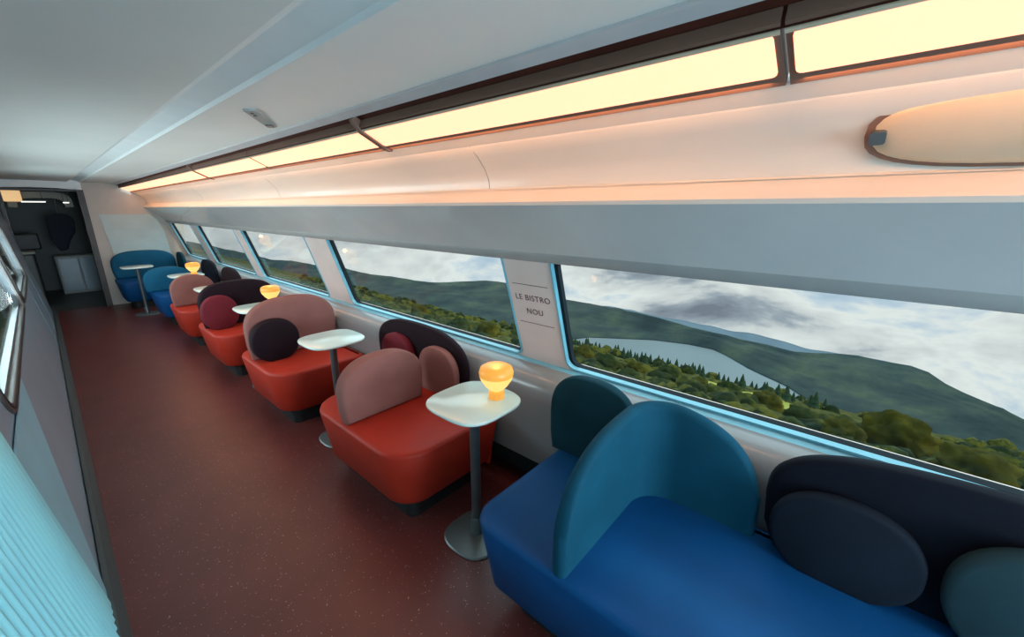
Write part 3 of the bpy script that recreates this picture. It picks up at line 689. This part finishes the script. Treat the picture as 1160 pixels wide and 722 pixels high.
for j in range(NS + 1):
    s = .62 - (.62 - .3885) * (j / NS) ** .8
    row = []
    for i in range(NA + 1):
        f = i / NA; a = amin + (amax - amin) * f ** 1.9
        x, y, z = near_h(a, s)
        g = 2.2 * noise.noise(Vector((x * .02, y * .02, 3)))
        if not in_meadow(a, s):
            g += 3.4 * crownbump(x, y, 7.0) * (.6 + .6 * abs(noise.noise(Vector((x * .05, y * .05, 0))))) + 1.2 * noise.noise(Vector((x * .4, y * .4, 5)))
        else: g -= 1.5
        row.append(bm.verts.new((y, x, z + g - 2.5)))
    rows.append(row)
for j in range(NS):
    for i in range(NA): bm.faces.new((rows[j][i], rows[j][i + 1], rows[j + 1][i + 1], rows[j + 1][i]))
blob = []
for k in range(5):
    tb_ = bmesh.new(); bmesh.ops.create_icosphere(tb_, subdivisions=2, radius=1)
    blob.append(([ (v.co * (1 + .30 * noise.noise(v.co * 1.9 + Vector((k * 7, 0, 0))) + .16 * noise.noise(v.co * 5 + Vector((k, 2, 0))))).copy() for v in tb_.verts], [[v.index for v in f.verts] for f in tb_.faces])); tb_.free()
spots = [(-.02, .462, 6.5, 'crown', 'yellow-green tree left of the big rounded tree'), (.055, .447, 6.0, 'crown2', 'dark tree below the bright meadow'), (.12, .440, 7.5, 'crown', 'olive tree in front of the meadow, near the window bottom'),
         (.20, .430, 7.0, 'crown2', 'dark round tree above the blue corner seat back'), (.265, .432, 6.0, 'crown', 'small olive tree between two dark trees by the lake'), (.34, .432, 7.5, 'crown2', 'broad dark tree below the lake'),
         (.43, .438, 6.5, 'crown', 'olive tree below the left end of the lake'), (.52, .445, 7, 'crown2', 'dark tree near the lower left of the nearest window'), (.60, .440, 7.5, 'crown', 'yellow-green tree at the left edge of the nearest window'),
         (-.20, .475, 8, 'crown', 'olive treetop right of the big rounded tree, near the window bottom'), (-.30, .455, 8, 'crown2', 'dark treetop at the right edge of the view outside'),
         (1.0, .455, 8, 'crown', 'olive tree beside the sign pillar, in the second window'), (1.15, .46, 7, 'crown2', 'dark tree low in the second window'), (1.4, .455, 8, 'crown', 'yellow-green tree low in the middle of the second window')]
big_tree = (-.095, .450, 10.5)
rf = random.Random(3); cnt = 0
while cnt < 1500:
    a = -.5 + 3.1 * rf.random() ** 1.3; s = .392 + .115 * rf.random() ** 1.1
    if in_meadow(a, s - .009) or in_meadow(a, s - .004) or in_meadow(a, s + .003): continue
    if any(abs(a - q[0]) < q[2] / 2 / near_pt(q[1]) * 1.1 and abs(near_pt(s) - near_pt(q[1])) < q[2] / 2 for q in [big_tree] + spots): continue
    if s < .398 and rf.random() < .3: continue
    x, y, z = near_h(a, s); wd = rf.uniform(1.3, 2.9) * (1 + (y - 60) / 230); vs, fs = blob[cnt % 5]
    an = rf.random() * 6.28; ca, sa = math.cos(an), math.sin(an); hz = rf.uniform(.85, 1.25)
    g = 2.2 * noise.noise(Vector((x * .02, y * .02, 3)))
    nv = [bm.verts.new((y + wd * (v.x * ca - v.y * sa), x + wd * (v.x * sa + v.y * ca), z + g - 1.2 + wd * hz * v.z)) for v in vs]
    for f in fs: bm.faces.new([nv[q] for q in f])
    cnt += 1
o = link('forest', bm, M['forest'], ang=180); tag(o, 'green woodland sloping down to the lake outside the windows', 'forest', kind='stuff')
for k, (A_, s_, wa, ws) in enumerate(meadows):
    bm = bmesh.new(); c0 = []
    for j in range(5):
        rr = j / 4
        c0.append([bm.verts.new((lambda q: (q[1], q[0], q[2] - 1.6 + 2.2 * noise.noise(Vector((q[0] * .02, q[1] * .02, 3)))))(near_h(A_ + wa * 1.05 * rr * math.cos(t2), s_ + ws * 1.05 * rr * math.sin(t2)))) for t2 in [2 * math.pi * q / 20 for q in range(20)]])
    for j in range(4):
        for q in range(20): 
            try: bm.faces.new((c0[j][q], c0[j][(q + 1) % 20], c0[j + 1][(q + 1) % 20], c0[j + 1][q]))
            except Exception: pass
    struct(link('meadow', bm, M['meadow'], ang=180))
# hills
bm = bmesh.new(); NA, NT = 300, 60; rows = []
for j in range(NT + 1):
    f2 = j / NT; row = []
    for i in range(NA + 1):
        f = i / NA; a = -1.5 + 9.5 * f ** 1.8
        s0 = interp(shore, a) + .001; s1 = interp(crest, a)
        y0_ = 112 / s0; yc_ = 104 / s1
        if f2 <= .85:
            q = f2 / .85; s = s0 + (s1 - s0) * (q ** .9); y = y0_ + (yc_ - y0_) * q
        else:
            q = (f2 - .85) / .15; s = s1 + .06 * q; y = yc_ + 40 * q
        x = a * y; z = 1.6 - s * y
        if 0 < f2 < .999:
            z += (5 * noise.noise(Vector((x * .012, y * .03, 1))) + 1.6 * noise.noise(Vector((x * .08, y * .08, 2))) + .7 * noise.noise(Vector((x * .3, y * .3, 2)))) * min(1, f2 * 2.2) * (1 if f2 < .8 else .5)
        row.append(bm.verts.new((y, x, z)))
    rows.append(row)
for j in range(NT):
    for i in range(NA): bm.faces.new((rows[j][i], rows[j][i + 1], rows[j + 1][i + 1], rows[j + 1][i]))
struct(link('wooded_hills', bm, M['hill'], ang=180))
# distant ridge, paled by haze in its colour
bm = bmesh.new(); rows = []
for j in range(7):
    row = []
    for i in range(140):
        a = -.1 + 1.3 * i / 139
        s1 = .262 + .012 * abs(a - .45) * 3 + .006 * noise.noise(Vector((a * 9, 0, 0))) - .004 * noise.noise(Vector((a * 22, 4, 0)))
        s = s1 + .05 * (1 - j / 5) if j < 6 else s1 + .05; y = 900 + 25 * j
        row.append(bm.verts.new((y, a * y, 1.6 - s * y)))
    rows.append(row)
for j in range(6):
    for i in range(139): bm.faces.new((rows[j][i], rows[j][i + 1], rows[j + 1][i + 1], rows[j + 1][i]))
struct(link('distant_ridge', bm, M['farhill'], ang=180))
bm = bmesh.new(); v4 = [bm.verts.new(p) for p in ((270, -10, -110.9), (270, 215, -110.9), (372, 215, -110.9), (372, -10, -110.9))]; bm.faces.new(v4); struct(link('lake', bm, M['water'], smooth=False))
# grass verge left of the line
bm = bmesh.new(); v4 = [bm.verts.new(p) for p in ((-400, -300, -3), (-1.2, -300, -3), (-1.2, 500, -3), (-400, 500, -3))]; bm.faces.new(v4); struct(link('ground', bm, M['crown2'], smooth=False))
# single trees
def tree_mesh(seed, rough=.32):
    bm = bmesh.new(); bmesh.ops.create_icosphere(bm, subdivisions=4, radius=1)
    for v in bm.verts:
        p = v.co.copy(); d = .30 * noise.noise(p * 1.7 + Vector((seed, 0, 0))) + .20 * noise.noise(p * 4.2 + Vector((seed, 3, 0))) + .14 * noise.noise(p * 10 + Vector((0, seed, 0)))
        v.co = p * (1 + d); v.co.z = v.co.z * (.92 if v.co.z > 0 else .6)
    return bm
crowns = []
def tree(a, s, w, m, label, seed):
    x, y, z = near_h(a, s)
    r = empty('broadleaf_tree', (y, x, z - 1.5), label, 'tree', 'round trees on the slope outside'); r.scale = (w / 2, w / 2, w / 2)
    o = link('foliage', tree_mesh(seed), m, r, ang=180); o.location = (0, 0, .75)
    bm = bmesh.new(); lathe(bm, [(.10, -.5), (.06, .4)], 8); link('trunk', bm, M['bark'], r)
    return r
tree(-.095, .450, 10.5, M['crown'], 'big rounded yellow-green tree low in the nearest window', 1)
for k, (a, s, wd, mm, lb) in enumerate(spots): tree(a, s, wd, M[mm], lb, k + 3)
bm = bmesh.new()
for k, (r0, z0, z1) in enumerate(((.34, .15, .55), (.26, .38, .78), (.16, .62, 1.0))):
    lathe(bm, [(r0, z0), (.02, z1)], 9)
con = link('foliage', bm, M['conifer'], ang=30); bm = bmesh.new(); lathe(bm, [(.05, -.2), (.04, .3)], 6); tr_ = link('trunk', bm, M['bark'])
c0 = empty('conifer_tree', (0, 0, 0), 'dark pointed conifer in the row along the near lake shore', 'tree', 'conifers along the lake shore'); con.parent = c0; tr_.parent = c0
for k in range(64):
    a = .64 - .62 * k / 63 + random.uniform(-.006, .006); s = .396 + random.uniform(-.003, .006)
    x, y, z = near_h(a, s)
    c = c0 if k == 0 else dup(c0, (y, x, z), c0['label'])
    c.location = (y, x, z - 1); h = random.uniform(4.5, 8.5); c.scale = (h * .8, h * .8, h)
